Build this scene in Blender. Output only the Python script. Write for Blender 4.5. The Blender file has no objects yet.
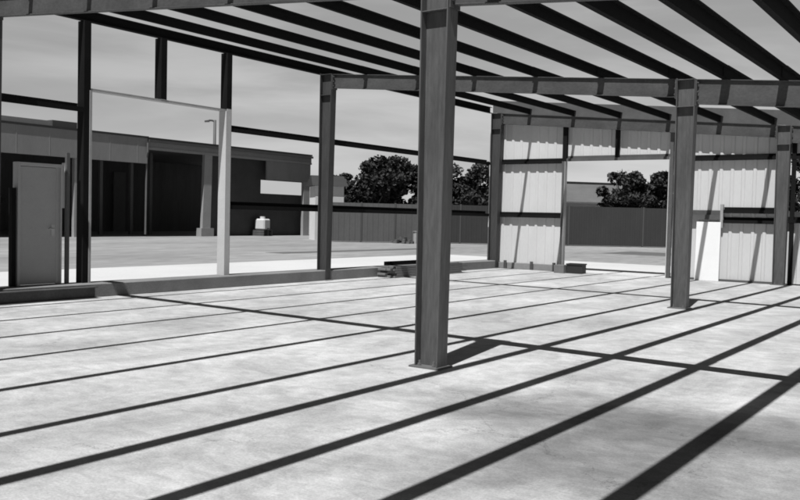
import bpy, math, random
from mathutils import Vector, Matrix, Quaternion

random.seed(11)
R = math.radians
sc = bpy.context.scene
COL = sc.collection

# ------------------------------------------------------------------ helpers
class MB:
    """collects boxes, prisms and tubes in the local space of one thing"""
    def __init__(s):
        s.v = []; s.f = []
    def quad(s, a, b, c, d):
        n = len(s.v); s.v += [tuple(a), tuple(b), tuple(c), tuple(d)]; s.f.append((n, n+1, n+2, n+3)); return s
    def hexa(s, p):                     # 8 points: bottom loop 0-3, top loop 4-7
        n = len(s.v); s.v += [tuple(q) for q in p]
        for q in ((3,2,1,0), (4,5,6,7), (0,1,5,4), (1,2,6,5), (2,3,7,6), (3,0,4,7)):
            s.f.append(tuple(n+i for i in q))
        return s
    def box(s, x0, x1, y0, y1, z0, z1):
        return s.hexa([(x0,y0,z0),(x1,y0,z0),(x1,y1,z0),(x0,y1,z0),(x0,y0,z1),(x1,y0,z1),(x1,y1,z1),(x0,y1,z1)])
    def prism(s, prof, axis, t0, t1, sh0=None, sh1=None):
        """closed profile (list of 2D points) swept along 'x','y' or 'z'"""
        n = len(s.v); k = len(prof)
        for t in (t0, t1):
            for a, b in prof:
                s.v.append({'x': (t,a,b), 'y': (a,t,b), 'z': (a,b,t)}[axis])
        for i in range(k):
            j = (i+1) % k
            s.f.append((n+i, n+j, n+k+j, n+k+i))
        s.f.append(tuple(n+i for i in range(k))[::-1]); s.f.append(tuple(n+k+i for i in range(k)))
        return s
    def tube(s, pts, rad, k=8):
        n = len(s.v); P = [Vector(p) for p in pts]
        for i, p in enumerate(P):
            t = (P[min(i+1, len(P)-1)]-P[max(i-1, 0)]).normalized()
            a = t.orthogonal().normalized() if abs(t.z) < .95 else Vector((1,0,0))
            a = (a - t*a.dot(t)).normalized(); b = t.cross(a)
            r = rad[i] if isinstance(rad, (list, tuple)) else rad
            for q in range(k):
                an = 2*math.pi*q/k
                s.v.append(tuple(p + a*math.cos(an)*r + b*math.sin(an)*r))
        for i in range(len(P)-1):
            for q in range(k):
                w = (q+1) % k
                s.f.append((n+i*k+q, n+i*k+w, n+(i+1)*k+w, n+(i+1)*k+q))
        s.f.append(tuple(n+q for q in range(k))[::-1]); s.f.append(tuple(n+(len(P)-1)*k+q for q in range(k)))
        return s
    def build(s, name, mat, parent=None, origin=(0,0,0), smooth=False, bevel=0):
        o_ = Vector(origin)
        me = bpy.data.meshes.new(name)
        me.from_pydata([tuple(Vector(v)-o_) for v in s.v], [], s.f)
        me.validate(); me.update()
        import bmesh
        bm = bmesh.new(); bm.from_mesh(me); bmesh.ops.recalc_face_normals(bm, faces=bm.faces); bm.to_mesh(me); bm.free()
        me.materials.append(mat)
        if smooth:
            for p in me.polygons: p.use_smooth = True
        o = bpy.data.objects.new(name, me); COL.objects.link(o)
        po = Vector(parent.get('_o', (0,0,0))) if parent else Vector((0,0,0))
        o.location = o_ - po
        o['_o'] = tuple(o_)
        if parent: o.parent = parent
        if bevel:
            m = o.modifiers.new('bevel', 'BEVEL'); m.width = bevel; m.segments = 1; m.limit_method = 'ANGLE'
        return o

def tag(o, label=None, cat=None, group=None, kind=None):
    if label: o['label'] = label
    if cat: o['category'] = cat
    if group: o['group'] = group
    if kind: o['kind'] = kind
    return o
def thing(name, loc, label, cat, group=None, rz=0):
    o = bpy.data.objects.new(name, None); COL.objects.link(o); o.empty_display_size = .3
    o.location = loc; o.rotation_euler = (0,0,rz)
    return tag(o, label, cat, group)
def copy_tree(o, offset, parent=None):
    """a part with its sub-parts, moved by offset"""
    c = o.copy(); COL.objects.link(c)
    if parent: c.parent = parent
    else:
        c.location = Vector(o.location)+Vector(offset)
    for ch in list(o.children):
        copy_tree(ch, offset, c)
    return c

# ------------------------------------------------------------------ materials (the photograph is black and white: all greys)
def mat(name, g, rough=.7, var=.15, scale=3., fine=.06, fscale=60., bump=0., metal=0., stretch=(1,1,1), rnd=0., spec=.4):
    m = bpy.data.materials.new(name); m.use_nodes = True
    nt = m.node_tree; N = nt.nodes; L = nt.links; b = N['Principled BSDF']
    tc = N.new('ShaderNodeTexCoord'); mp = N.new('ShaderNodeMapping'); mp.inputs['Scale'].default_value = stretch
    L.new(tc.outputs['Object'], mp.inputs['Vector'])
    def noise(sc_, det=6):
        n = N.new('ShaderNodeTexNoise'); n.inputs['Scale'].default_value = sc_; n.inputs['Detail'].default_value = det
        n.inputs['Roughness'].default_value = .62
        L.new(mp.outputs[0], n.inputs['Vector']); return n
    n1 = noise(scale); n2 = noise(fscale, 3)
    def rng(src, lo, hi):
        r = N.new('ShaderNodeMapRange'); r.inputs[1].default_value = .28; r.inputs[2].default_value = .72
        r.inputs[3].default_value = lo; r.inputs[4].default_value = hi; L.new(src, r.inputs[0]); return r.outputs[0]
    a = rng(n1.outputs[0], 1-var, 1+var); c = rng(n2.outputs[0], 1-fine, 1+fine)
    def mul(x, y):
        k = N.new('ShaderNodeMath'); k.operation = 'MULTIPLY'
        for i, q in enumerate((x, y)):
            if isinstance(q, (int, float)): k.inputs[i].default_value = q
            else: L.new(q, k.inputs[i])
        return k.outputs[0]
    v = mul(mul(a, c), g)
    if rnd:
        oi = N.new('ShaderNodeObjectInfo')
        r = N.new('ShaderNodeMapRange'); r.inputs[3].default_value = 1-rnd; r.inputs[4].default_value = 1+rnd
        L.new(oi.outputs['Random'], r.inputs[0]); v = mul(v, r.outputs[0])
    cc = N.new('ShaderNodeCombineColor')
    for i in range(3): L.new(v, cc.inputs[i])
    L.new(cc.outputs[0], b.inputs['Base Color'])
    b.inputs['Roughness'].default_value = rough; b.inputs['Metallic'].default_value = metal
    b.inputs['Specular IOR Level'].default_value = spec
    if bump:
        bp = N.new('ShaderNodeBump'); bp.inputs['Strength'].default_value = bump; bp.inputs['Distance'].default_value = .02
        L.new(n2.outputs[0], bp.inputs['Height']); L.new(bp.outputs[0], b.inputs['Normal'])
    return m

M = {}
M['column'] = mat('primer_column', .078, .5, .34, 2.6, .20, 22, .08, stretch=(1.6,1.6,.22), spec=.3)
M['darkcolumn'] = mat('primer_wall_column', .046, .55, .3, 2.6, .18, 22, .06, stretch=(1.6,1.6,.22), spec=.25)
M['rafter'] = mat('primer_rafter', .062, .6, .28, 2.2, .18, 24, .06, stretch=(.6,1,1), spec=.25)
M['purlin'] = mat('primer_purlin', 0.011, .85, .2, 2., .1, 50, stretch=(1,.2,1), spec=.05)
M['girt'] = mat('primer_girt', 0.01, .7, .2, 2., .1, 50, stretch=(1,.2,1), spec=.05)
M['greygirt'] = mat('grey_girt_primer', 0.08, .6, .2, 2., .1, 40, spec=.25)
M['galv'] = mat('galvanised_trim', 0.28, .5, .12, 3., .08, 30, spec=.4)
M['trim'] = mat('pale_jamb_trim', 0.42, .5, .08, 2., .05, 30, spec=.3)
M['sheet'] = mat('pale_wall_sheet', 0.5, .5, .07, 1.2, .04, 30, stretch=(1,1,.25), spec=.3)
M['board'] = mat('white_board_face', 0.7, .5, .03, 2., .02, 30, spec=.3)
M['bolt'] = mat('bolt_steel', 0.11, .5, .1, 5, .05, 50)
M['doorleaf'] = mat('grey_door_paint', .31, .5, .06, 1.5, .04, 30, spec=.3)
M['doorframe'] = mat('pale_door_frame', .33, .5, .06, 1.5, .04, 30, spec=.3)
M['handle'] = mat('handle_metal', .35, .35, .05, 5, .02, 30, metal=.7)
M['kerb'] = mat('kerb_concrete', 0.17, .9, .22, 1.1, .12, 45, .25)
M['timber'] = mat('weathered_boards', 0.13, .85, .25, 3., .15, 40, .2, stretch=(4,.4,4))
M['darkbox'] = mat('black_plastic', 0.018, .6, .1, 4, .05, 40)
M['greybox'] = mat('grey_card', 0.13, .8, .12, 4, .05, 40)
M['shedfascia'] = mat('shed_fascia_metal', .20, .6, .10, .8, .05, 12, stretch=(1,1,.3))
M['shedtrim'] = mat('shed_edge_trim', 0.24, .6, .08, 1, .05, 12)
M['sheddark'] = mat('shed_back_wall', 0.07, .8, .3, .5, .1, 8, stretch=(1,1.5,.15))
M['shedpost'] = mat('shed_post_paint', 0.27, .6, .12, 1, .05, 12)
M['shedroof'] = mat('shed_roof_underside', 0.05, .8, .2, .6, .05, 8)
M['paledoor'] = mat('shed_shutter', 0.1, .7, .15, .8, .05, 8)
M['tote'] = mat('white_plastic', 0.5, .5, .05, 3, .03, 20)
M['fencepale'] = mat('pale_fence_sheet', 0.082, .75, .12, .7, .08, 10, stretch=(1,1,.4))
M['fencedark'] = mat('dark_fence_sheet', 0.03, .75, .12, .7, .08, 10, stretch=(1,1,.4))
M['fencepost'] = mat('fence_post_steel', 0.06, .7, .1, 2, .05, 20)
M['housewall'] = mat('pale_house_render', 0.38, .85, .08, .8, .05, 12)
M['hutwall'] = mat('white_hut_paint', .74, .7, .06, 1, .05, 12)
M['houseroof'] = mat('grey_house_roof', 0.1, .8, .15, .8, .1, 12)
M['darkroof'] = mat('dark_house_roof', .026, .8, .15, .8, .1, 12)
M['bark'] = mat('tree_bark', .08, .9, .2, 2, .2, 20)
M['leafdark'] = mat('dark_foliage', .034, .7, .6, .7, .4, 5, spec=.2)
M['leafmid'] = mat('mid_foliage', 0.045, .7, .45, .9, .3, 6, spec=.2)
M['ground'] = mat('yard_ground', .22, .95, .26, .22, .22, 2.5, stretch=(1,.3,1))
M['apron'] = mat('concrete_apron', 0.47, .9, .07, .3, .05, 12)
M['roadstrip'] = mat('asphalt_strip', 0.09, .95, .15, .5, .1, 12)
M['lamp'] = mat('lamp_post_steel', 0.07, .6, .1, 2, .05, 20)

def floor_mat():
    m = bpy.data.materials.new('slab_concrete'); m.use_nodes = True
    nt = m.node_tree; N = nt.nodes; L = nt.links; b = N['Principled BSDF']
    tc = N.new('ShaderNodeTexCoord')
    def noise(s, det, rot=0, st=(1,1,1), dist=0., rough=.6):
        mp = N.new('ShaderNodeMapping'); mp.inputs['Scale'].default_value = st; mp.inputs['Rotation'].default_value = (0,0,rot)
        L.new(tc.outputs['Object'], mp.inputs['Vector'])
        n = N.new('ShaderNodeTexNoise'); n.inputs['Scale'].default_value = s; n.inputs['Detail'].default_value = det
        n.inputs['Roughness'].default_value = rough; n.inputs['Distortion'].default_value = dist
        L.new(mp.outputs[0], n.inputs['Vector']); return n.outputs[0]
    def rng(src, a, bb, lo, hi):
        r = N.new('ShaderNodeMapRange'); r.interpolation_type = 'SMOOTHSTEP'
        for i, q in enumerate((a, bb, lo, hi)): r.inputs[i+1].default_value = q
        L.new(src, r.inputs[0]); return r.outputs[0]
    def mth(op, x, y):
        k = N.new('ShaderNodeMath'); k.operation = op
        for i, q in enumerate((x, y)):
            if isinstance(q, (int, float)): k.inputs[i].default_value = q
            else: L.new(q, k.inputs[i])
        return k.outputs[0]
    big = rng(noise(.30, 4, .5, (1,.6,1), .6), .35, .65, .84, 1.07)
    med = rng(noise(1.1, 10, .6, (1,.6,1), .5, .74), .3, .7, .74, 1.18)
    trowel = rng(noise(7., 8, -.5, (.55,1,1), .6, .75), .3, .7, .84, 1.14)
    fine = rng(noise(55, 5, 0, (1,1,1), 0, .7), .3, .7, .84, 1.13)
    spk = rng(noise(26, 4, 0, (1,1,1), 0, .7), .62, .74, 1., .70)
    pale = rng(noise(13, 5, 1., (1,.7,1), 0, .7), .64, .76, 1., 1.22)
    # hairline cracks wandering across the slab
    vo = N.new('ShaderNodeTexVoronoi'); vo.feature = 'DISTANCE_TO_EDGE'; vo.inputs['Scale'].default_value = .23
    wn = N.new('ShaderNodeTexNoise'); wn.inputs['Scale'].default_value = 1.3; wn.inputs['Detail'].default_value = 9; wn.inputs['Roughness'].default_value = .65
    L.new(tc.outputs['Object'], wn.inputs['Vector'])
    ws = N.new('ShaderNodeVectorMath'); ws.operation = 'SCALE'; ws.inputs['Scale'].default_value = 1.1; L.new(wn.outputs['Color'], ws.inputs[0])
    wa = N.new('ShaderNodeVectorMath'); wa.operation = 'ADD'; L.new(tc.outputs['Object'], wa.inputs[0]); L.new(ws.outputs[0], wa.inputs[1])
    L.new(wa.outputs[0], vo.inputs['Vector'])
    crack = rng(vo.outputs['Distance'], .0005, .0022, .68, 1.)
    # mortar smear dropped near the right edge
    v = mth('MULTIPLY', mth('MULTIPLY', big, med), mth('MULTIPLY', fine, spk)); v = mth('MULTIPLY', mth('MULTIPLY', v, pale), mth('MULTIPLY', trowel, crack))
    # worn, damp-stained patches of the slab near the front, each with a ragged outline of its own
    wob = N.new('ShaderNodeTexNoise'); wob.inputs['Scale'].default_value = 1.6; wob.inputs['Detail'].default_value = 7
    L.new(tc.outputs['Object'], wob.inputs['Vector'])
    mix = N.new('ShaderNodeVectorMath'); mix.operation = 'SCALE'; mix.inputs['Scale'].default_value = 1.5
    L.new(wob.outputs['Color'], mix.inputs[0])
    add = N.new('ShaderNodeVectorMath'); add.operation = 'ADD'; L.new(tc.outputs['Object'], add.inputs[0]); L.new(mix.outputs[0], add.inputs[1])
    for (x, y, r, dk) in STAINS:
        d = N.new('ShaderNodeVectorMath'); d.operation = 'DISTANCE'; d.inputs[1].default_value = (x+.75, y+.75, .75)
        L.new(add.outputs[0], d.inputs[0])
        v = mth('MULTIPLY', v, rng(d.outputs['Value'], r*.2, r*1.3, dk, 1.))
    v = mth('MULTIPLY', v, .40)
    cc = N.new('ShaderNodeCombineColor')
    for i in range(3): L.new(v, cc.inputs[i])
    L.new(cc.outputs[0], b.inputs['Base Color'])
    b.inputs['Roughness'].default_value = .85; b.inputs['Specular IOR Level'].default_value = .3
    bp = N.new('ShaderNodeBump'); bp.inputs['Strength'].default_value = .25; bp.inputs['Distance'].default_value = .01
    L.new(noise(30, 6), bp.inputs['Height']); L.new(bp.outputs[0], b.inputs['Normal'])
    return m
STAINS = [(-2.4,6.5,1.2,.40), (-2.3,5.1,1.0,.52), (-1.2,6.9,1.2,.50), (-3.7,6.4,.9,.62), (-3.3,4.4,.7,.70), (-1.0,9.6,1.1,.75), (-4.6,5.2,.7,.76), (-6.4,8.8,.8,.84), (-1.3,5.2,.8,.68), (-3.0,8.6,1.0,.8), (-8.5,5.6,.9,.88), (-1.35,8.1,.22,1.5), (-1.15,8.3,.16,1.5)]
M['floor'] = floor_mat()

# ------------------------------------------------------------------ dimensions of the bare frame (metres)
XL = -13.90            # left wall line
XC = -5.00             # inner column line
XR = 4.06              # right column line
Y0, BAY = 7.694, 8.555
FR = [Y0-BAY, Y0, Y0+BAY, Y0+2*BAY]
YE = FR[3]
def roof(x): return 5.06 - .087*(x+13.85)     # top of the rafters

# ------------------------------------------------------------------ setting
def sheet_obj(name, x0, x1, y0, y1, z, m, thick=.3):
    o = MB().box(x0, x1, y0, y1, z-thick, z).build(name, m); tag(o, kind='structure'); return o
sheet_obj('ground', -420, 420, -300, 520, -.016, M['ground'], .5)
sheet_obj('concrete_apron', -20.6, XR+6, -14, 32.2, -.010, M['apron'], .2)
sheet_obj('floor', XL-.30, XR+.3, FR[0]-8.6, YE+.42, 0, M['floor'], .25)
sheet_obj('road_strip', -17.0, -13.6, 41.6, 46.2, -.012, M['roadstrip'], .2)
sheet_obj('road_strip', -25.2, -24.2, 26, 39.5, -.011, M['roadstrip'], .2)
k = MB().box(-14.16, -13.63, FR[0]-8.5, YE+.30, .0005, .245).build('kerb', M['kerb'], bevel=.012); tag(k, kind='structure')
k = MB().box(-13.62, -11.36, YE+.12, YE+.30, .0005, .20).build('kerb', M['kerb'], bevel=.01); tag(k, kind='structure')

# ------------------------------------------------------------------ the steel building
B = thing('steel_building', (0,0,0), 'unroofed dark steel building frame with bare purlins and partly sheeted far wall', 'building')

def h_column(x0, x1, tx0, tx1, y, zt, fw=.20):
    """tapered H section, web in the X direction"""
    m = MB(); t = .016
    xa0, xa1 = x0, x1
    def fl(xa, xb, ta, tb):
        m.hexa([(xa,y-fw/2,.02),(xb,y-fw/2,.02),(xb,y+fw/2,.02),(xa,y+fw/2,.02),(ta,y-fw/2,zt(ta)),(tb,y-fw/2,zt(tb)),(tb,y+fw/2,zt(tb)),(ta,y+fw/2,zt(ta))])
    fl(x0, x0+t, tx0, tx0+t); fl(x1-t, x1, tx1-t, tx1)
    m.hexa([(x0+t,y-.006,.02),(x1-t,y-.006,.02),(x1-t,y+.006,.02),(x0+t,y+.006,.02),(tx0+t,y-.006,zt(tx0)),(tx1-t,y-.006,zt(tx1)),(tx1-t,y+.006,zt(tx1)),(tx0+t,y+.006,zt(tx0))])
    # web stiffeners at the rafter's bottom flange line
    return m
def base_plate(xc, y, w=.38, d=.28):
    m = MB().box(xc-w/2, xc+w/2, y-d/2, y+d/2, .0005, .0195)
    for sx in (-1, 1):
        for sy in (-1, 1):
            px, py = xc+sx*(w/2-.10), y+sy*(d/2-.06)
            m.tube([(px,py,.019),(px,py,.075)], .011, 6); m.tube([(px,py,.0193),(px,py,.043)], .022, 6)
    return m
def column(x0, x1, tx0, tx1, y, zt, cm='column'):
    m = h_column(x0, x1, tx0, tx1, y, zt)
    for zs in (zt(tx0)-.53, zt(tx0)-.03):
        for sy in (-1, 1):
            m.box(tx0+.018, tx1-.018, y+sy*.008 if sy > 0 else y-.094, y+.094 if sy > 0 else y-.008, zs-.006, zs+.006)
    c = m.build('column', M[cm], B, ((x0+x1)/2, y, 0), bevel=.003)
    base_plate((x0+x1)/2, y).build('base_plate', M['bolt'], c, ((x0+x1)/2, y, 0))
    return c
c_in = column(-5.14, -4.85, -5.17, -4.82, FR[1], lambda x: roof(x)-.002)
c_in['label'] = 'thick tapered steel column standing in the middle foreground'
c_f1 = copy_tree(c_in, (0,BAY,0)); c_f1['label'] = 'tapered steel column right of the foreground one, before the far sheeting'
c_f2 = copy_tree(c_in, (0,2*BAY,0)); c_f2['label'] = 'far steel column in line with the end wall at the right edge'
c_b = copy_tree(c_in, (0,-BAY,0)); del c_b['label']
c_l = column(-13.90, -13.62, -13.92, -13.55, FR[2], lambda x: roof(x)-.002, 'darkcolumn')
c_l['label'] = 'steel column of the left wall, right of the pale door jamb'
c_l0 = copy_tree(c_l, (0,-BAY,0)); del c_l0['label']
c_lb = copy_tree(c_l, (0,-2*BAY,0)); del c_lb['label']
c_l2 = copy_tree(c_l, (0,BAY,0)); c_l2['label'] = 'far corner steel column where the open left wall meets the end wall'
c_r = column(XR-.15, XR+.15, XR-.18, XR+.18, FR[1], lambda x: roof(x)-.002)
for i in (-1, 1, 2): copy_tree(c_r, (0,i*BAY,0))

def rafter(xa, xb, y, da, db, fw=.09):
    m = MB(); t = .014
    def slab(x0, x1, y0, y1, zt0, zb0, zt1, zb1):
        m.hexa([(x0,y0,zb0),(x1,y0,zb1),(x1,y1,zb1),(x0,y1,zb0),(x0,y0,zt0),(x1,y0,zt1),(x1,y1,zt1),(x0,y1,zt0)])
    za, zb = roof(xa), roof(xb)
    slab(xa, xb, y-fw/2, y+fw/2, za, za-t, zb, zb-t)
    slab(xa, xb, y-fw/2, y+fw/2, za-da+t, za-da, zb-db+t, zb-db)
    slab(xa, xb, y-.005, y+.005, za-t, za-da+t, zb-t, zb-db+t)
    return m
def end_plate(x, y, d, sgn):
    z1 = roof(x)-.004; m = MB().box(min(x, x+sgn*.018), max(x, x+sgn*.018), y-.096, y+.096, z1-d-.03, z1-.02)
    for k in range(3):
        for sy in (-1, 1):
            zz = z1-.07-k*(d-.12)/2
            m.tube([(x+sgn*.018, y+sy*.055, zz), (x+sgn*.045, y+sy*.055, zz)], .016, 6)
    return m
rafters = []
for (xa, xb, d, lab) in ((-13.545, -5.176, .34, None), (-4.814, XR-.19, .46, None)):
    r = rafter(xa+.0, xb, FR[2], d, d).build('rafter', M['rafter'], B, ((xa+xb)/2, FR[2], roof(xa)), bevel=.002)
    end_plate(xa+.001, FR[2], d, 1).build('end_plate', M['rafter'], r, (xa, FR[2], roof(xa)))
    end_plate(xb-.001, FR[2], d, -1).build('end_plate', M['rafter'], r, (xb, FR[2], roof(xb)))
    rafters.append(r)
rafters[0]['label'] = 'sunlit sloping rafter from the left wall to the second inner column'
rafters[1]['label'] = 'deeper rafter running right from the second inner column'
for i, lab in ((-2, None), (-1, 'near rafter along the top edge of the photo'), (1, 'end rafter lying against the top of the far wall')):
    for r in rafters:
        c = copy_tree(r, (0, i*BAY, 0))
        if lab: c['label'] = lab
        elif 'label' in c: del c['label']

# purlins: Z sections on top of the rafters, one per bay and line
def z_prof(x, z, h=.20, fl=.066, t=.006, lip=.02):
    """Z profile, web at x, bottom at z; top flange to +x, bottom flange to -x"""
    return [(x-fl, z+lip), (x-fl, z), (x+t/2, z), (x+t/2, z+h-t), (x+fl-t, z+h-t), (x+fl-t, z+h-lip), (x+fl, z+h-lip), (x+fl, z+h), (x-t/2, z+h), (x-t/2, z+t), (x-fl+t, z+t), (x-fl+t, z+lip)]
PX = [-12.55, -11.05, -9.57, -8.10, -6.67, -5.26, -4.28, -3.30, -2.31, -1.32, -.34, .64, 2.1, 3.5]
ordn = ['first','second','third','fourth','fifth','sixth','seventh','eighth','ninth','tenth','eleventh','twelfth','thirteenth','fourteenth']
def clip(x, y):
    z = roof(x-.05)
    return MB().box(x-.019, x-.005, y-.075, y+.075, z+.012, z+.14).box(x-.085, x-.019, y-.075, y+.075, z+.0125, z+.022)
for i, x in enumerate(PX):
    z = roof(x+.003)+.002
    fl_, hp = (.097 if i == 9 else .086, .20) if i > 5 else (.068 if i > 3 else .055, .155)
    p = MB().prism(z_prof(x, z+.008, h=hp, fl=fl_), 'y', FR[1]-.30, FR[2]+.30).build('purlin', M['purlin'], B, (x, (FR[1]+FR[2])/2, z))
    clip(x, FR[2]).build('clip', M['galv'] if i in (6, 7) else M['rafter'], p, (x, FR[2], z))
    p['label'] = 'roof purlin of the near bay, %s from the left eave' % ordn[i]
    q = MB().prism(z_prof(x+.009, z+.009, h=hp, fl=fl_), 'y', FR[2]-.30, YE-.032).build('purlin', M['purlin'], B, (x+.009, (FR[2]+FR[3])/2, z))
    clip(x+.009, YE-.11).build('clip', M['rafter'], q, (x, YE, z))
    q['label'] = 'roof purlin of the far bay, %s from the left eave' % ordn[i]
    w = copy_tree(p, (0, -BAY, 0)); w.location.x += .009; w.location.z += .001; del w['label']
def c_prof(x, z, h=.2, fl=.08, t=.006):
    return [(x, z), (x+fl, z), (x+fl, z+.02), (x+fl-t, z+.02), (x+fl-t, z+t), (x+t, z+t), (x+t, z+h-t), (x+fl-t, z+h-t), (x+fl-t, z+h-.02), (x+fl, z+h-.02), (x+fl, z+h), (x, z+h)]
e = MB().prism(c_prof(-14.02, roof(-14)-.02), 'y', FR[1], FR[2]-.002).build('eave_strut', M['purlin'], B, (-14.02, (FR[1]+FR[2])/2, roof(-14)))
e['label'] = 'eave strut above the open left wall, near bay'
for i, lab in ((1, 'eave strut above the open left wall, far bay'), (-1, None)):
    c = copy_tree(e, (0, i*BAY, 0))
    if lab: c['label'] = lab
    else: del c['label']

ga, gb = -13.90, XR
g_ = MB()
for a, b in ((ga, -5.2), (-5.2, gb)):
    g_.hexa([(a,YE-.028,roof(a)+.003),(b,YE-.028,roof(b)+.003),(b,YE-.008,roof(b)+.003),(a,YE-.008,roof(a)+.003),(a,YE-.028,roof(a)+.40),(b,YE-.028,roof(b)+.40),(b,YE-.008,roof(b)+.40),(a,YE-.008,roof(a)+.40)])
g_.build('gable_channel', M['greygirt'], B, (-5, YE, roof(-5)))['label'] = 'grey channel closing the purlin ends along the top of the far wall'
# left wall: girts, opening posts and pale jamb trim, personnel door
def girt_y(y0, y1, z, lab=None):        # horizontal web, flanges up (outer) and down (inner)
    fl, t = .085, .006
    pr = [(-14.105, z), (-14.105+t, z), (-14.105+t, z+t)] if False else None
    prof = [(-14.10, z+fl), (-14.10, z), (-13.909, z), (-13.909, z-fl), (-13.903, z-fl), (-13.903, z+t), (-14.094, z+t), (-14.094, z+fl)]
    o = MB().prism(prof, 'y', y0, y1).build('girt', M['girt'], B, (-14, (y0+y1)/2, z))
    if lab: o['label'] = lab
    return o
girt_y(FR[0], 9.555, 3.47, 'upper wall girt at the left edge, ending at the black post')
girt_y(FR[0], 8.06, 1.77)
girt_y(13.225, YE, 3.45, 'upper wall girt running right from the pale door jamb')
girt_y(13.225, YE, 1.77, 'lower wall girt running right from the pale door jamb')
def post(y0, y1, z0, z1, lab=None):
    t = .008
    prof = [(-14.10, y0), (-13.90, y0), (-13.90, y1), (-13.9-.02, y1), (-13.92, y1-t), (-13.9-t, y1-t), (-13.9-t, y0+t), (-14.1+t, y0+t), (-14.1+t, y1-t), (-14.08, y1-t), (-14.08, y1), (-14.1, y1)]
    o = MB().prism([(a, b) for a, b in prof], 'z', z0, z1).build('jamb_post', M['girt'], B, (-14, (y0+y1)/2, z0))
    if lab: o['label'] = lab
    return o
ZT = roof(-14)-.021
post(9.56, 9.70, .246, ZT, 'tall black post on the kerb, left jamb of the wide opening')
post(11.31, 11.45, 3.84, ZT, 'short black post between the opening header and the eave')
post(13.08, 13.22, .246, ZT, 'right jamb post of the wide opening, pale trim on its lower part')
h = MB().box(-14.09, -13.91, 9.702, 13.078, 3.80, 3.838).build('opening_header', M['galv'], B, (-14, 11.4, 3.8)); h['label'] = 'thin pale header across the wide opening in the left wall'
MB().box(-14.11, -13.885, 13.052, 13.077, .246, 3.798).box(-13.898, -13.885, 13.0775, 13.20, .246, 3.85).build('jamb_trim', M['trim'], B, (-14, 13.06, .246))['label'] = 'pale sunlit jamb trim on the right side of the wide opening'
MB().box(-14.11, -13.885, 9.703, 9.722, .246, 3.798).box(-13.898, -13.885, 9.675, 9.7025, .246, 3.798).build('jamb_trim', M['galv'], B, (-14, 9.71, .246))

d = MB().box(-14.03, -13.985, 8.365, 9.075, .262, 2.33)
d = d.build('door', M['doorleaf'], B, (-14, 8.30, .262), bevel=.003); d['label'] = 'closed plain grey personnel door in the left wall'
fr = MB().box(-14.09, -13.93, 8.30, 8.352, .246, 2.40).box(-14.09, -13.93, 9.12, 9.15, .246, 2.40).box(-14.09, -13.93, 8.3525, 9.1195, 2.345, 2.40)
fr.build('frame', M['doorframe'], d, (-14, 8.24, .246), bevel=.003)
MB().tube([(-13.984,9.0,1.25),(-13.93,9.0,1.25),(-13.93,8.89,1.25)], .011, 8).box(-13.985,-13.978,8.965,9.035,1.12,1.32).build('handle', M['handle'], d, (-13.97, 9, 1.25))
hm = MB()
for zz in (.5, 1.25, 2.05): hm.tube([(-13.978,8.367,zz),(-13.978,8.367,zz+.1)], .009, 6)
hm.build('hinge', M['handle'], d, (-13.98, 8.29, .5))
MB().box(-14.06, -13.96, 8.21, 8.285, .246, 1.95).build('jamb_post', M['girt'], B, (-14, 8.1, .246))['label'] = 'dark post beside the grey personnel door'
MB().box(-14.10, -13.995, 9.25, 9.264, 1.62, 2.44).build('jamb_trim', M['trim'], B, (-14.07, 9.22, 1.6))  # short pale strip put in for a bright streak beside the door, no fitted trim
MB().box(-13.99, -13.93, 9.24, 9.30, .246, 2.62).build('jamb_post', M['greygirt'], B, (-14, 9.2, .246))

# far wall: girts, opening posts, trim and ribbed sheets
YG0, YG1, YS = YE+.085, YE+.20, YE+.20
def rib_sheet(x0, x1, z0, z1f, lab=None, name='wall_sheet', pitch=.30):
    """vertical trapezoidal sheeting, top edge following z1f(x)"""
    xs = []; x = math.floor(x0/pitch)*pitch
    while x < x1:
        for dx, dy in ((0,.0), (.19,.0), (.205,-.025), (.275,-.025)): xs.append((x+dx, dy))
        x += pitch
    xs = [(a, b) for a, b in xs if x0 < a < x1]; xs = [(x0, 0)]+xs+[(x1, 0)]
    m = MB(); t = .004
    for (a, da), (b, db) in zip(xs[:-1], xs[1:]):
        ya, yb = YS+.034+da, YS+.034+db
        m.quad((a,ya,z0), (b,yb,z0), (b,yb,z1f(b)), (a,ya,z1f(a)))
        m.quad((b,yb+t,z0), (a,ya+t,z0), (a,ya+t,z1f(a)), (b,yb+t,z1f(b)))
    o = m.build(name, M['sheet'], B, ((x0+x1)/2, YS, z0))
    if lab: o['label'] = lab
    return o
top = lambda x: roof(x)+.34
rib_sheet(-14.12, -11.372, .205, top, 'pale ribbed sheeting left of the far opening, striped with purlin shadows')
rib_sheet(-11.369, -7.99, 3.56, top, 'shaded ribbed sheeting above the far opening')
rib_sheet(-7.987, -4.95, .04, top, 'pale ribbed sheeting between the second and the far column')
rib_sheet(-4.947, XR+.2, .04, lambda x: 1.69, 'low ribbed sheeting right of the far column')
rib_sheet(-4.947, XR+.2, 3.56, top)
def girt_x(x0, x1, z, m='girt', lab=None, fl=.085):
    t = .006
    prof = [(YG1, z+fl), (YG1, z), (YG0+.009, z), (YG0+.009, z-fl), (YG0+.003, z-fl), (YG0+.003, z+t), (YG1-t, z+t), (YG1-t, z+fl)]
    o = MB().prism(prof, 'x', x0, x1).build('girt', M[m], B, ((x0+x1)/2, YG0, z))
    if lab: o['label'] = lab
    return o
girt_x(-13.9, -11.46, 3.47, lab='upper girt of the sheeting left of the far opening')
girt_x(-13.9, -11.46, 1.76, lab='lower girt of the sheeting left of the far opening')
girt_x(-11.31, -8.09, 3.53, 'greygirt')
girt_x(-7.94, -5.0, 3.47, lab='upper girt of the sheeting beside the second column')
girt_x(-7.94, -6.62, 1.86, 'greygirt', fl=.13)
girt_x(-6.53, -5.0, 2.00, lab='upper of two close girts beside the far column')
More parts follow.
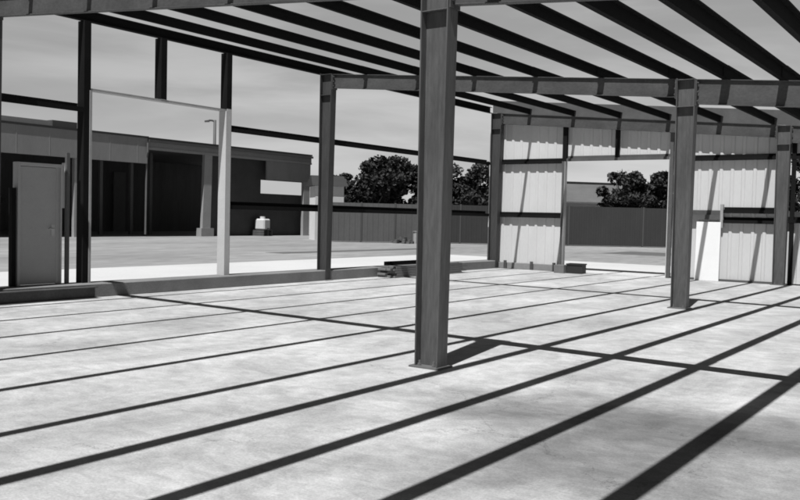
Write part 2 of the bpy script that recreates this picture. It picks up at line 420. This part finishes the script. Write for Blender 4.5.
girt_x(-6.53, -5.0, 1.72, lab='lower of two close girts beside the far column')
girt_x(-4.9, XR, 3.47); girt_x(-4.9, XR, 1.76)
def vpost(x0, x1, z0, z1, m='girt', lab=None, name='jamb_post'):
    o = MB().box(x0, x1, YG0+.012, YG1-.002, z0, z1).build(name, M[m], B, ((x0+x1)/2, YG0, z0), bevel=.003)
    if lab: o['label'] = lab
    return o
vpost(-11.455, -11.315, 3.45, roof(-11.4)-.05, lab='dark post above the left jamb of the far opening')
vpost(-11.455, -11.365, .202, 3.448, 'greygirt')
MB().box(-11.3645, -11.345, YG0, YS+.05, .002, 3.448).build('jamb_trim', M['galv'], B, (-11.35, YG0, 0))
vpost(-9.75, -9.63, 3.545, roof(-9.7)-.05, lab='short dark post above the middle of the far opening')
vpost(-8.085, -7.985, .002, roof(-8)-.05, 'greygirt')
MB().box(-8.108, -8.087, YG0, YS+.05, .002, 3.44).build('jamb_trim', M['trim'], B, (-8.1, YG0, 0))
vpost(-6.615, -6.535, 1.50, 2.16, 'galv')
vpost(-4.80, -4.70, .002, roof(-4.8)-.05, 'girt')
for x in (-13.35, -12.4, -11.62): MB().box(x-.05, x+.05, YG0-.03, YG0-.002, .0005, .27).build('bracket', M['rafter'], B, (x, YG0, 0))
MB().box(-7.94, -5.0, YG0+.01, YG0+.10, .0006, .06).build('base_angle', M['greygirt'], B, (-6.5, YG0, 0))

# ------------------------------------------------------------------ loose things on the slab
w = MB().hexa([(-7.24,YG0-.10,.0006),(-6.57,YG0-.10,.0006),(-6.57,YG0-.07,.0006),(-7.24,YG0-.07,.0006),
               (-7.24,YG0-.045,1.66),(-6.57,YG0-.045,1.66),(-6.57,YG0-.015,1.66),(-7.24,YG0-.015,1.66)]).build('white_board', M['board'], None, (-6.9, YG0-.08, 0), bevel=.004)
tag(w, 'smooth bright white board standing against the ribbed far wall', 'board')
c = thing('crate', (-10.72, 24.55, 0), 'small black open crate on the slab edge in the far opening', 'crate', rz=.1)
mb = MB().box(-.24,.24,-.20,.20,.0006,.02)
for a, b, c0, d0 in ((-.24,.24,-.20,-.18), (-.24,.24,.18,.20), (-.24,-.22,-.18,.18), (.22,.24,-.18,.18)): mb.box(a,b,c0,d0,.02,.30)
mb.build('body', M['darkbox'], c)
mr = MB()
for a, b, c0, d0 in ((-.26,.26,-.22,-.198), (-.26,.26,.198,.22), (-.26,-.238,-.198,.198), (.238,.26,-.198,.198)): mr.box(a,b,c0,d0,.262,.30)
mr.build('rim', M['darkbox'], c)
g = thing('carton', (-11.14, 24.40, 0), 'grey carton beside the black crate at the far opening', 'carton', rz=-.08)
MB().box(-.17,.17,-.18,.18,.0006,.24).build('body', M['greybox'], g, bevel=.006)
MB().box(-.17,.17,-.003,.17,.2402,.247).box(-.17,.17,-.17,-.007,.2402,.244).build('flap', M['greybox'], g)

bm_ = MB()
bm_.box(-13.60, -13.42, 3.2, 9.55, .0006, .014).box(-13.60, -13.42, 3.2, 9.55, .196, .21).box(-13.515, -13.505, 3.2, 9.55, .0142, .1958)
tag(bm_.build('steel_beam', M['rafter'], None, (-13.5, 6.4, 0)), 'dark steel beam lying along the kerb below the grey door at the left edge', 'beam')
s = thing('board_stack', (-13.28, 20.0, 0), 'low stack of grey boards lying along the left kerb beyond the wall column', 'board stack')
rs = random.Random(4)
for lay in range(5):
    for j in range(2):
        z = .0006+lay*.062; x = -.26+j*.27; e0 = rs.uniform(-.10,.10)
        MB().box(x, x+.255, -1.75+e0, 1.75+rs.uniform(-.2,.2), z, z+.056).build('board', M['timber'], s, (x, 0, z), bevel=.003)
pc = MB().prism([(a+.06, b) for a, b in ((-.25,.311),(-.15,.311),(-.15,.317),(-.244,.317),(-.244,.41),(-.25,.41))], 'y', 18.36, 20.9)
o = MB(); o.v = [(x-13.28, y, z) for x, y, z in pc.v]; o.f = pc.f
tag(o.build('steel_angle', M['girt'], None, (-13.4, 19.6, .311)), 'dark steel angle lying on top of the low stack of boards', 'steel angle')

# ------------------------------------------------------------------ open shed across the yard (its front runs parallel to this building)
S = thing('open_shed', (-44.6, 31.3, -.016), 'long open fronted shed with a deep grey fascia and pale posts across the yard', 'shed')
# local: x towards the yard is +, y along the front
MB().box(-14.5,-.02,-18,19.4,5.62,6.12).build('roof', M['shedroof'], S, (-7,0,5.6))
MB().box(-.02,.28,-18,3.75,4.60,6.18).build('fascia', M['shedfascia'], S, (0,-7,4.6))['label'] = 'deep left half of the grey fascia'
MB().box(-.02,.20,3.752,19.4,5.66,6.16).build('fascia', M['shedfascia'], S, (0,11,5.6))['label'] = 'shallow right half of the grey fascia'
MB().box(-.02,.12,14.6,19.4,4.14,5.495).build('end_panel', M['shedfascia'], S, (0,17,4.1))
for y in range(-17, 4, 2): MB().box(.2805,.289,y-.02,y+.02,4.62,6.16).build('seam', M['shedtrim'], S, (.28,y,5))
MB().box(-.05,.34,-18,3.80,6.182,6.30).box(-.05,.26,3.802,19.45,6.162,6.27).build('roof_edge', M['darkroof'], S, (0,0,6.2))
MB().box(.202,.25,3.752,19.4,5.50,5.64).box(-.05,.2015,3.752,19.4,5.50,5.655).build('fascia_trim', M['shedtrim'], S, (.2,11,5.5))
MB().box(-1.2,-.1,-18,-2.7,6.31,6.62).build('parapet', M['shedfascia'], S, (-.6,-10,6.3))
MB().box(-1.6,-.4,-2.4,-.8,6.31,6.72).build('roof_unit', M['fencepost'], S, (-1,-1.6,6.3))
for y in (8.9, 19.0):
    pm = MB()
    if y < 10: pm.hexa([(-.12,y-.42,0),(.12,y-.42,0),(.12,y+.30,0),(-.12,y+.30,0),(-.12,y-.28,5.50),(.12,y-.28,5.50),(.12,y+.40,5.50),(-.12,y+.40,5.50)])
    else: pm.box(-.12,.12,y-.35,y+.35,0,4.135)
    p = pm.build('post', M['shedpost'], S, (0,y,0))
    MB().box(-.25,.25,y-.62,y+.5,.0,.55).build('plinth', M['shedtrim'], p, (0,y,0)) if y < 10 else None
for y in (-9., -1.0): MB().box(-.12,.12,y-.3,y+.3,0,4.6).build('post', M['shedpost'], S, (0,y,0))
for y in (3.70,):
    MB().tube([(.36,y,5.9),(.36,y,5.3),(.2,y+.05,4.9),(.16,y+.05,.15)], .06, 6).build('downpipe', M['paledoor'], S, (.3,y,3))
MB().box(.27,.40,3.80,19.4,5.98,6.13).build('gutter', M['fencepost'], S, (.33,11,6.0))
# back wall with an opening high up on the right, end walls, doors and inner pillars
bw = MB()
for a, b, z0, z1 in ((-18,22.4-1.2,0,5.618), ): pass
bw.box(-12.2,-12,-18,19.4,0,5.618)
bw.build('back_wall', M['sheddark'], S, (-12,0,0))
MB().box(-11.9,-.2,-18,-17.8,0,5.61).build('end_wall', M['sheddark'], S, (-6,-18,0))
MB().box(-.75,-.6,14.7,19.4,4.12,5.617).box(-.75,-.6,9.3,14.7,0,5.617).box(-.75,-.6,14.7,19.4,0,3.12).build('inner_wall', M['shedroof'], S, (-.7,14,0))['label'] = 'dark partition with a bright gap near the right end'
for y0, y1, z1 in ((3.9,6.4,4.4), (10.2,11.3,4.6)):
    MB().box(-11.98,-11.86,y0,y1,0,z1).build('shutter', M['paledoor'], S, (-11.9,y0,0))
for y in (1.0, 2.3, 3.4, 5.8, 7.4): MB().box(-4.1,-3.9,y-.11,y+.11,0,5.617).build('pillar', M['paledoor'], S, (-4,y,0))
t = thing('storage_tote', (-44.55, 45.6, -.015), 'small white plastic tank on dark pallets in the mouth of the open shed', 'tote', rz=.2)
pm = MB()
for kz in range(3): pm.box(-.5,.5,-.6,.6,kz*.14,kz*.14+.03).box(-.5,.5,-.6,-.48,kz*.14+.031,kz*.14+.11).box(-.5,.5,-.06,.06,kz*.14+.031,kz*.14+.11).box(-.5,.5,.48,.6,kz*.14+.031,kz*.14+.11)
pm.box(-.5,.5,-.6,.6,.42,.44).build('pallet', M['sheddark'], t)
MB().box(-.42,.42,-.42,.42,.445,1.25).build('tank', M['tote'], t, (0,0,.45), bevel=.09)
MB().tube([(0,0,1.24),(0,0,1.42)], .19, 12).build('lid', M['tote'], t, (0,0,1.24))
MB().tube([(.43,0,.55),(.56,0,.55),(.56,0,.47)], .05, 8).build('tap', M['darkbox'], t, (.45,0,.55))

L_ = thing('street_lamp', (-49.5, 46.5, -.016), 'thin lamp post rising behind the shed roof, arm pointing left', 'street lamp')
L_.location = (-60.5, 55.45, -.016)
MB().tube([(0,0,0),(0,0,5),(0,0,10.2)], [.17,.15,.13], 8).build('pole', M['lamp'], L_, smooth=True)
MB().tube([(0,0,10.05),(-.2,-.16,10.16),(-.42,-.34,10.16)], .09, 6).build('arm', M['lamp'], L_, (0,0,9.6))
MB().hexa([(-.30,-.40,10.0),(-.45,-.24,10.0),(-.80,-.52,9.98),(-.65,-.68,9.98),(-.30,-.40,10.2),(-.45,-.24,10.2),(-.80,-.52,10.12),(-.65,-.68,10.12)]).build('lamp_head', M['lamp'], L_, (-.7,-.7,9.7))

# ------------------------------------------------------------------ fences, houses, small box beyond the yard
def fence(A, Bp, h, m, label, npan, seam=.05):
    A = Vector(A); Bv = Vector(Bp); d = Bv-A; ln = d.length
    f = thing('fence', (A.x, A.y, -.016), label, 'fence', rz=math.atan2(d.y, d.x))
    pw = ln/npan
    for i in range(npan):
        mb = MB(); x = i*pw+.05; x1 = (i+1)*pw-.05
        n = int((x1-x)/.16)
        for j in range(n):
            a = x+(x1-x)*j/n; b = x+(x1-x)*(j+1)/n
            mb.box(a, b-.0, (-.02 if j % 2 else .0), .03, .05, h)
        mb.build('panel', m, f, (x, 0, .05))
        MB().box(i*pw-.045, i*pw+.045, -.05, .06, 0, h+.05).build('post', M['fencepost'], f, (i*pw, 0, 0))
    MB().box(ln-.045, ln+.045, -.05, .06, 0, h+.05).build('post', M['fencepost'], f, (ln, 0, 0))
    for z in (.5, h-.25): MB().box(.0, ln, .061, .11, z, z+.07).build('rail', M['fencepost'], f, (0, .08, z))
    return f
fence((-29.68,45.22), (-27.08,48.30), 2.46, M['fencedark'], 'short dark length of fence just right of the centre column', 2)
fence((-33.9,40.22), (-29.75,45.13), 2.42, M['fencepale'], 'mid grey ribbed metal fence under the trees, seen through the left wall', 3)
fence((-26.95,48.42), (-8.2,64.8), 2.56, M['fencedark'], 'dark metal fence filling the lower part of the far opening', 5)
fence((-8.1,64.85), (14,78), 2.5, M['fencedark'], 'dark metal fence beyond the right end of the far wall', 5)
u = thing('utility_box', (-29.4, 43.6, -.016), 'small pale utility box standing before the grey fence', 'utility box', rz=.85)
MB().box(-.3,.3,-.2,.2,.0,.72).build('cabinet', M['housewall'], u, bevel=.01)
MB().box(-.33,.33,-.23,.23,.722,.78).build('lid', M['shedtrim'], u)
MB().box(-.26,.26,-.212,-.2005,.06,.66).build('door', M['shedtrim'], u)
v = thing('rubble_heap', (-30.3, 43.0, -.016), 'low dark heap of rubble beside the pale utility box', 'rubble')
rr = random.Random(3); mb = MB()
for i in range(26):
    a = rr.uniform(0,6.28); r = rr.uniform(0,.55); z = .30*(1-r/.6)+.02; sz = rr.uniform(.06,.16); cx, cy = r*math.cos(a)*1.3, r*math.sin(a)
    mb.hexa([(cx+sx*sz*rr.uniform(.7,1.2), cy+sy*sz*rr.uniform(.7,1.2), max(0,z+sz_*sz*.7)) for sz_ in (-1,1) for sx, sy in ((-1,-1),(1,-1),(1,1),(-1,1))])
mb.build('debris', M['roadstrip'], v)

hu = thing('hut', (-35.95, 42.4, -.016), 'pale hut with a dark overhanging roof behind the grey fence, left of the trees', 'hut', rz=R(49.8))
MB().box(-.6,1.25,0,2.4,0,3.50).build('wall', M['hutwall'], hu)
MB().box(-.6,1.251,-.012,-.001,.0,2.85).build('lower_wall', M['housewall'], hu)
MB().hexa([(-.85,-.3,3.502),(1.5,-.3,3.502),(1.5,2.7,3.502),(-.85,2.7,3.502),(-.75,1.0,4.2),(1.4,1.0,4.2),(1.4,1.4,4.2),(-.75,1.4,4.2)]).build('roof', M['darkroof'], hu, (0,0,4.1))

ho = thing('house', (-33.1, 64.3, -.016), 'low house with a broad grey roof behind the dark fence', 'house', rz=R(50))
MB().box(-.5,11.5,0,7,0,3.15).build('wall', M['housewall'], ho)
rm = MB()
rm.hexa([(-1.2,-.7,3.1),(12.2,-.7,3.1),(12.2,3.5,4.85),(-1.2,3.5,4.85),(-1.2,-.7,3.22),(12.2,-.7,3.22),(12.2,3.5,4.97),(-1.2,3.5,4.97)])
rm.hexa([(-1.2,3.502,4.85),(12.2,3.502,4.85),(12.2,7.7,3.1),(-1.2,7.7,3.1),(-1.2,3.502,4.97),(12.2,3.502,4.97),(12.2,7.7,3.22),(-1.2,7.7,3.22)])
ro = rm.build('roof', M['houseroof'], ho, (5,3,3.1))
MB().box(-1.2,12.2,3.3,3.7,4.98,5.10).build('ridge', M['darkroof'], ro, (5,3.5,5))
for x in (1.5, 6.0): MB().box(x,x+1.2,-.03,-.001,1.0,2.2).build('window', M['darkbox'], ho, (x,0,1))
MB().hexa([(-.50,-.02,3.15),(-.5,3.5,4.83),(-.5,7,3.15),(-.5,3.5,3.15),(-.48,-.02,3.15),(-.48,3.5,4.83),(-.48,7,3.15),(-.48,3.5,3.15)]).build('gable', M['housewall'], ho, (-.5,3.5,3.1))

# ------------------------------------------------------------------ trees
def tree(x, y, h, r, label, leafm='leafdark', seed=1, n=9000, trunk=.32, low=.18, leaf=.15, clumps=26, gap=.0):
    rs = random.Random(seed)
    t = thing('tree', (x, y, -.016), label, 'tree', 'trees beyond the fences')
    mb = MB()
    zf = h*max(low, .12)
    mb.tube([(0,0,0),(rs.uniform(-.1,.1),rs.uniform(-.1,.1),zf),(rs.uniform(-.3,.3),rs.uniform(-.3,.3),h*.55),(rs.uniform(-.3,.3),rs.uniform(-.3,.3),h*.85)], [trunk,trunk*.8,trunk*.5,.04], 8)
    cl = []
    for i in range(clumps):
        a = rs.uniform(0,6.283); u_ = rs.random()**.55
        zz = h*low+(h*(1-low))*(.08+.84*rs.random())
        rel = (zz/h-low)/(1-low); wr = r*(1-abs(rel*1.9-.85)**2.4*.75)
        wr = max(wr, .25*r)
        cx, cy = math.cos(a)*wr*u_*.94, math.sin(a)*wr*u_*.94
        cr = r*rs.uniform(.13,.46)
        cl.append((cx, cy, zz, cr))
        if i % 2 == 0:
            zs = zz*rs.uniform(.45,.75)
            mb.tube([(0,0,min(zs,h*.7)),(cx*.5,cy*.5,(zs+zz)/2-.1),(cx,cy,zz)], [trunk*.28,trunk*.16,.02], 5)
    mb.build('trunk', M['bark'], t)
    lm = MB()
    per = int(n*1.7)//len(cl)
    for cx, cy, cz, cr in cl:
        k_ = int(per*rs.uniform(.6,1.4))
        for _ in range(k_):
            d = Vector((rs.gauss(0,1), rs.gauss(0,1), rs.gauss(0,1))).normalized()*cr*(rs.random()**.45)
            p = Vector((cx+d.x, cy+d.y, cz+d.z*.75))
            if p.z < .2: p.z = .2+rs.random()*.5
            if p.z > h: p.z = h-rs.random()*.3
            q = Quaternion(Vector((rs.gauss(0,1),rs.gauss(0,1),rs.gauss(0,1))).normalized(), rs.uniform(0,6.28))
            s_ = leaf*rs.uniform(.6,1.5)
            A_ = q@Vector((s_,0,0)); C_ = q@Vector((0,s_*.55,0))
            lm.v += [tuple(p-A_), tuple(p+C_), tuple(p+A_), tuple(p-C_)]; n0 = len(lm.v)-4
            lm.f.append((n0,n0+1,n0+2,n0+3))
    me = bpy.data.meshes.new('crown'); me.from_pydata(lm.v, [], lm.f); me.update(); me.materials.append(M[leafm])
    o = bpy.data.objects.new('crown', me); COL.objects.link(o); o.parent = t
    return t
tree(-38.8,53.0,6.3,2.7, 'tallest dense dark tree behind the grey fence, left of the centre column', 'leafdark', 5, 9000, clumps=40, low=.08)
tree(-40.7,50.8,4.9,1.9, 'lower dark tree at the left end of the clump behind the grey fence', 'leafdark', 6, 5500, clumps=30, low=.08)
tree(-37.0,55.0,5.8,2.6, 'dark tree just left of the centre column, behind the grey fence', 'leafdark', 7, 8000, clumps=36, low=.08)
tree(-38.9,51.2,4.6,1.9, 'low dark bush filling the foot of the tree clump behind the grey fence', 'leafdark', 31, 6000, low=.05)
tree(-35.5,56.8,5.8,2.6, 'dark tree half hidden behind the centre column', 'leafdark', 8, 7000, clumps=34, low=.06)
tree(-33.9,58.6,6.0,2.7, 'dark tree between the centre column and the far corner column', 'leafdark', 9, 8000, clumps=36, low=.06)
tree(-32.2,60.6,5.8,2.5, 'dark tree hidden behind the left end of the far sheeting', 'leafdark', 12, 5000, low=.08)
tree(-22.5,59.2,5.3,2.0, 'loose bushy tree seen through the far opening above the dark fence', 'leafmid', 15, 4200, low=.3, leaf=.15, clumps=26)
tree(-21.5,60.6,4.5,1.7, 'lower bush filling the gap between the two trees above the dark fence', 'leafdark', 41, 4200, low=.3, clumps=22)
tree(-20.4,60.6,5.3,2.0, 'dense tree at the right side of the far opening above the dark fence', 'leafdark', 17, 5200, low=.3, leaf=.15, clumps=26)
tree(-11.6,66.5,6.6,2.6, 'dark tree beyond the end wall at the right edge', 'leafdark', 21, 5500, low=.08)
tree(-17.0,66.5,5.6,2.3, 'dark tree hidden behind the right part of the far sheeting', 'leafdark', 23, 3500, low=.08)
tree(-6.5,71,6.4,2.8, 'dark tree beyond the far wall, out past the right edge', 'leafdark', 25, 3500, low=.08)

# ------------------------------------------------------------------ sun and sky
VEIL = 5.2
EL, AZ = R(61.5), (-.205, .979)
SUND = Vector((AZ[0]*math.cos(EL), AZ[1]*math.cos(EL), -math.sin(EL)))
sl = bpy.data.lights.new('sun', 'SUN'); sl.energy = 5.0; sl.angle = R(.5); sl.color = (1, 1, 1)
so = bpy.data.objects.new('sun', sl); COL.objects.link(so); so.rotation_euler = SUND.to_track_quat('-Z', 'Y').to_euler()
so.location = (5, -10, 30)
W = bpy.data.worlds.new('World'); sc.world = W; W.use_nodes = True
nt = W.node_tree; N = nt.nodes; L = nt.links; bg = N['Background']
sky = N.new('ShaderNodeTexSky'); sky.sky_type = 'NISHITA'; sky.sun_disc = False
sky.sun_elevation = EL; sky.sun_rotation = math.atan2(-AZ[0], -AZ[1])
sky.air_density = 1.0; sky.dust_density = .7; sky.ozone_density = 1.0
# the sky as one grey, mostly from its red, weighted low to keep shadows dark
sp = N.new('ShaderNodeSeparateColor'); L.new(sky.outputs[0], sp.inputs[0])
def mth(op, x, y):
    k_ = N.new('ShaderNodeMath'); k_.operation = op
    for i, q in enumerate((x, y)):
        if isinstance(q, (int, float)): k_.inputs[i].default_value = q
        else: L.new(q, k_.inputs[i])
    return k_.outputs[0]
grey = mth('ADD', mth('MULTIPLY', sp.outputs[0], .62), mth('MULTIPLY', sp.outputs[1], .03))
# cloud veil added to brighten the sky ahead, streaked, fading out overhead and behind
tc = N.new('ShaderNodeTexCoord'); mp = N.new('ShaderNodeMapping'); mp.inputs['Scale'].default_value = (1.6, 1.6, 9.); mp.inputs['Rotation'].default_value = (R(4), R(3), 0)
L.new(tc.outputs['Generated'], mp.inputs['Vector'])
cn = N.new('ShaderNodeTexNoise'); cn.inputs['Scale'].default_value = 1.8; cn.inputs['Detail'].default_value = 6; cn.inputs['Roughness'].default_value = .55; cn.inputs['Distortion'].default_value = .4
L.new(mp.outputs[0], cn.inputs['Vector'])
def rng(src, a, b, lo, hi):
    r_ = N.new('ShaderNodeMapRange'); r_.interpolation_type = 'SMOOTHSTEP'
    for i, q in enumerate((a, b, lo, hi)): r_.inputs[i+1].default_value = q
    L.new(src, r_.inputs[0]); return r_.outputs[0]
sx = N.new('ShaderNodeSeparateXYZ'); L.new(tc.outputs['Generated'], sx.inputs[0])
dt = N.new('ShaderNodeVectorMath'); dt.operation = 'DOT_PRODUCT'; dt.inputs[1].default_value = (-.30, .954, 0); L.new(tc.outputs['Generated'], dt.inputs[0])
veil = mth('MULTIPLY', rng(sx.outputs[2], .28, .52, 1., 0.), rng(dt.outputs['Value'], .05, .97, 0., 1.))
veil = mth('MULTIPLY', veil, mth('MULTIPLY', rng(cn.outputs[0], .34, .70, .80, 1.26), rng(sx.outputs[2], 0., .25, 1.10, .92)))
grey = mth('ADD', grey, mth('MULTIPLY', veil, VEIL))
cc = N.new('ShaderNodeCombineColor')
for i in range(3): L.new(grey, cc.inputs[i])
L.new(cc.outputs[0], bg.inputs['Color']); bg.inputs['Strength'].default_value = .05

sc.cycles.filter_width = 1.8
# ------------------------------------------------------------------ camera
f, pit, roll, yaw = 859.956, .03842, .02303, .614666
fw = Vector((-math.sin(yaw)*math.cos(pit), math.cos(yaw)*math.cos(pit), -math.sin(pit)))
r = Vector((math.cos(yaw), math.sin(yaw), 0)); up = r.cross(fw)
r2 = r*math.cos(roll)+up*math.sin(roll); u2 = -r*math.sin(roll)+up*math.cos(roll)
cd = bpy.data.cameras.new('camera'); cam = bpy.data.objects.new('camera', cd); COL.objects.link(cam)
cd.sensor_width = 36; cd.lens = f/800*36; cd.clip_start = .05; cd.clip_end = 1500
cam.matrix_world = Matrix(((r2.x,u2.x,-fw.x,0),(r2.y,u2.y,-fw.y,0),(r2.z,u2.z,-fw.z,1.6),(0,0,0,1)))
sc.camera = cam

for o in bpy.data.objects:
    if '_o' in o: del o['_o']
vs = sc.view_settings
vs.view_transform = 'Standard'; vs.look = 'None'; vs.gamma = 1; vs.exposure = .35
try: vs.use_curve_mapping = False
except Exception: pass
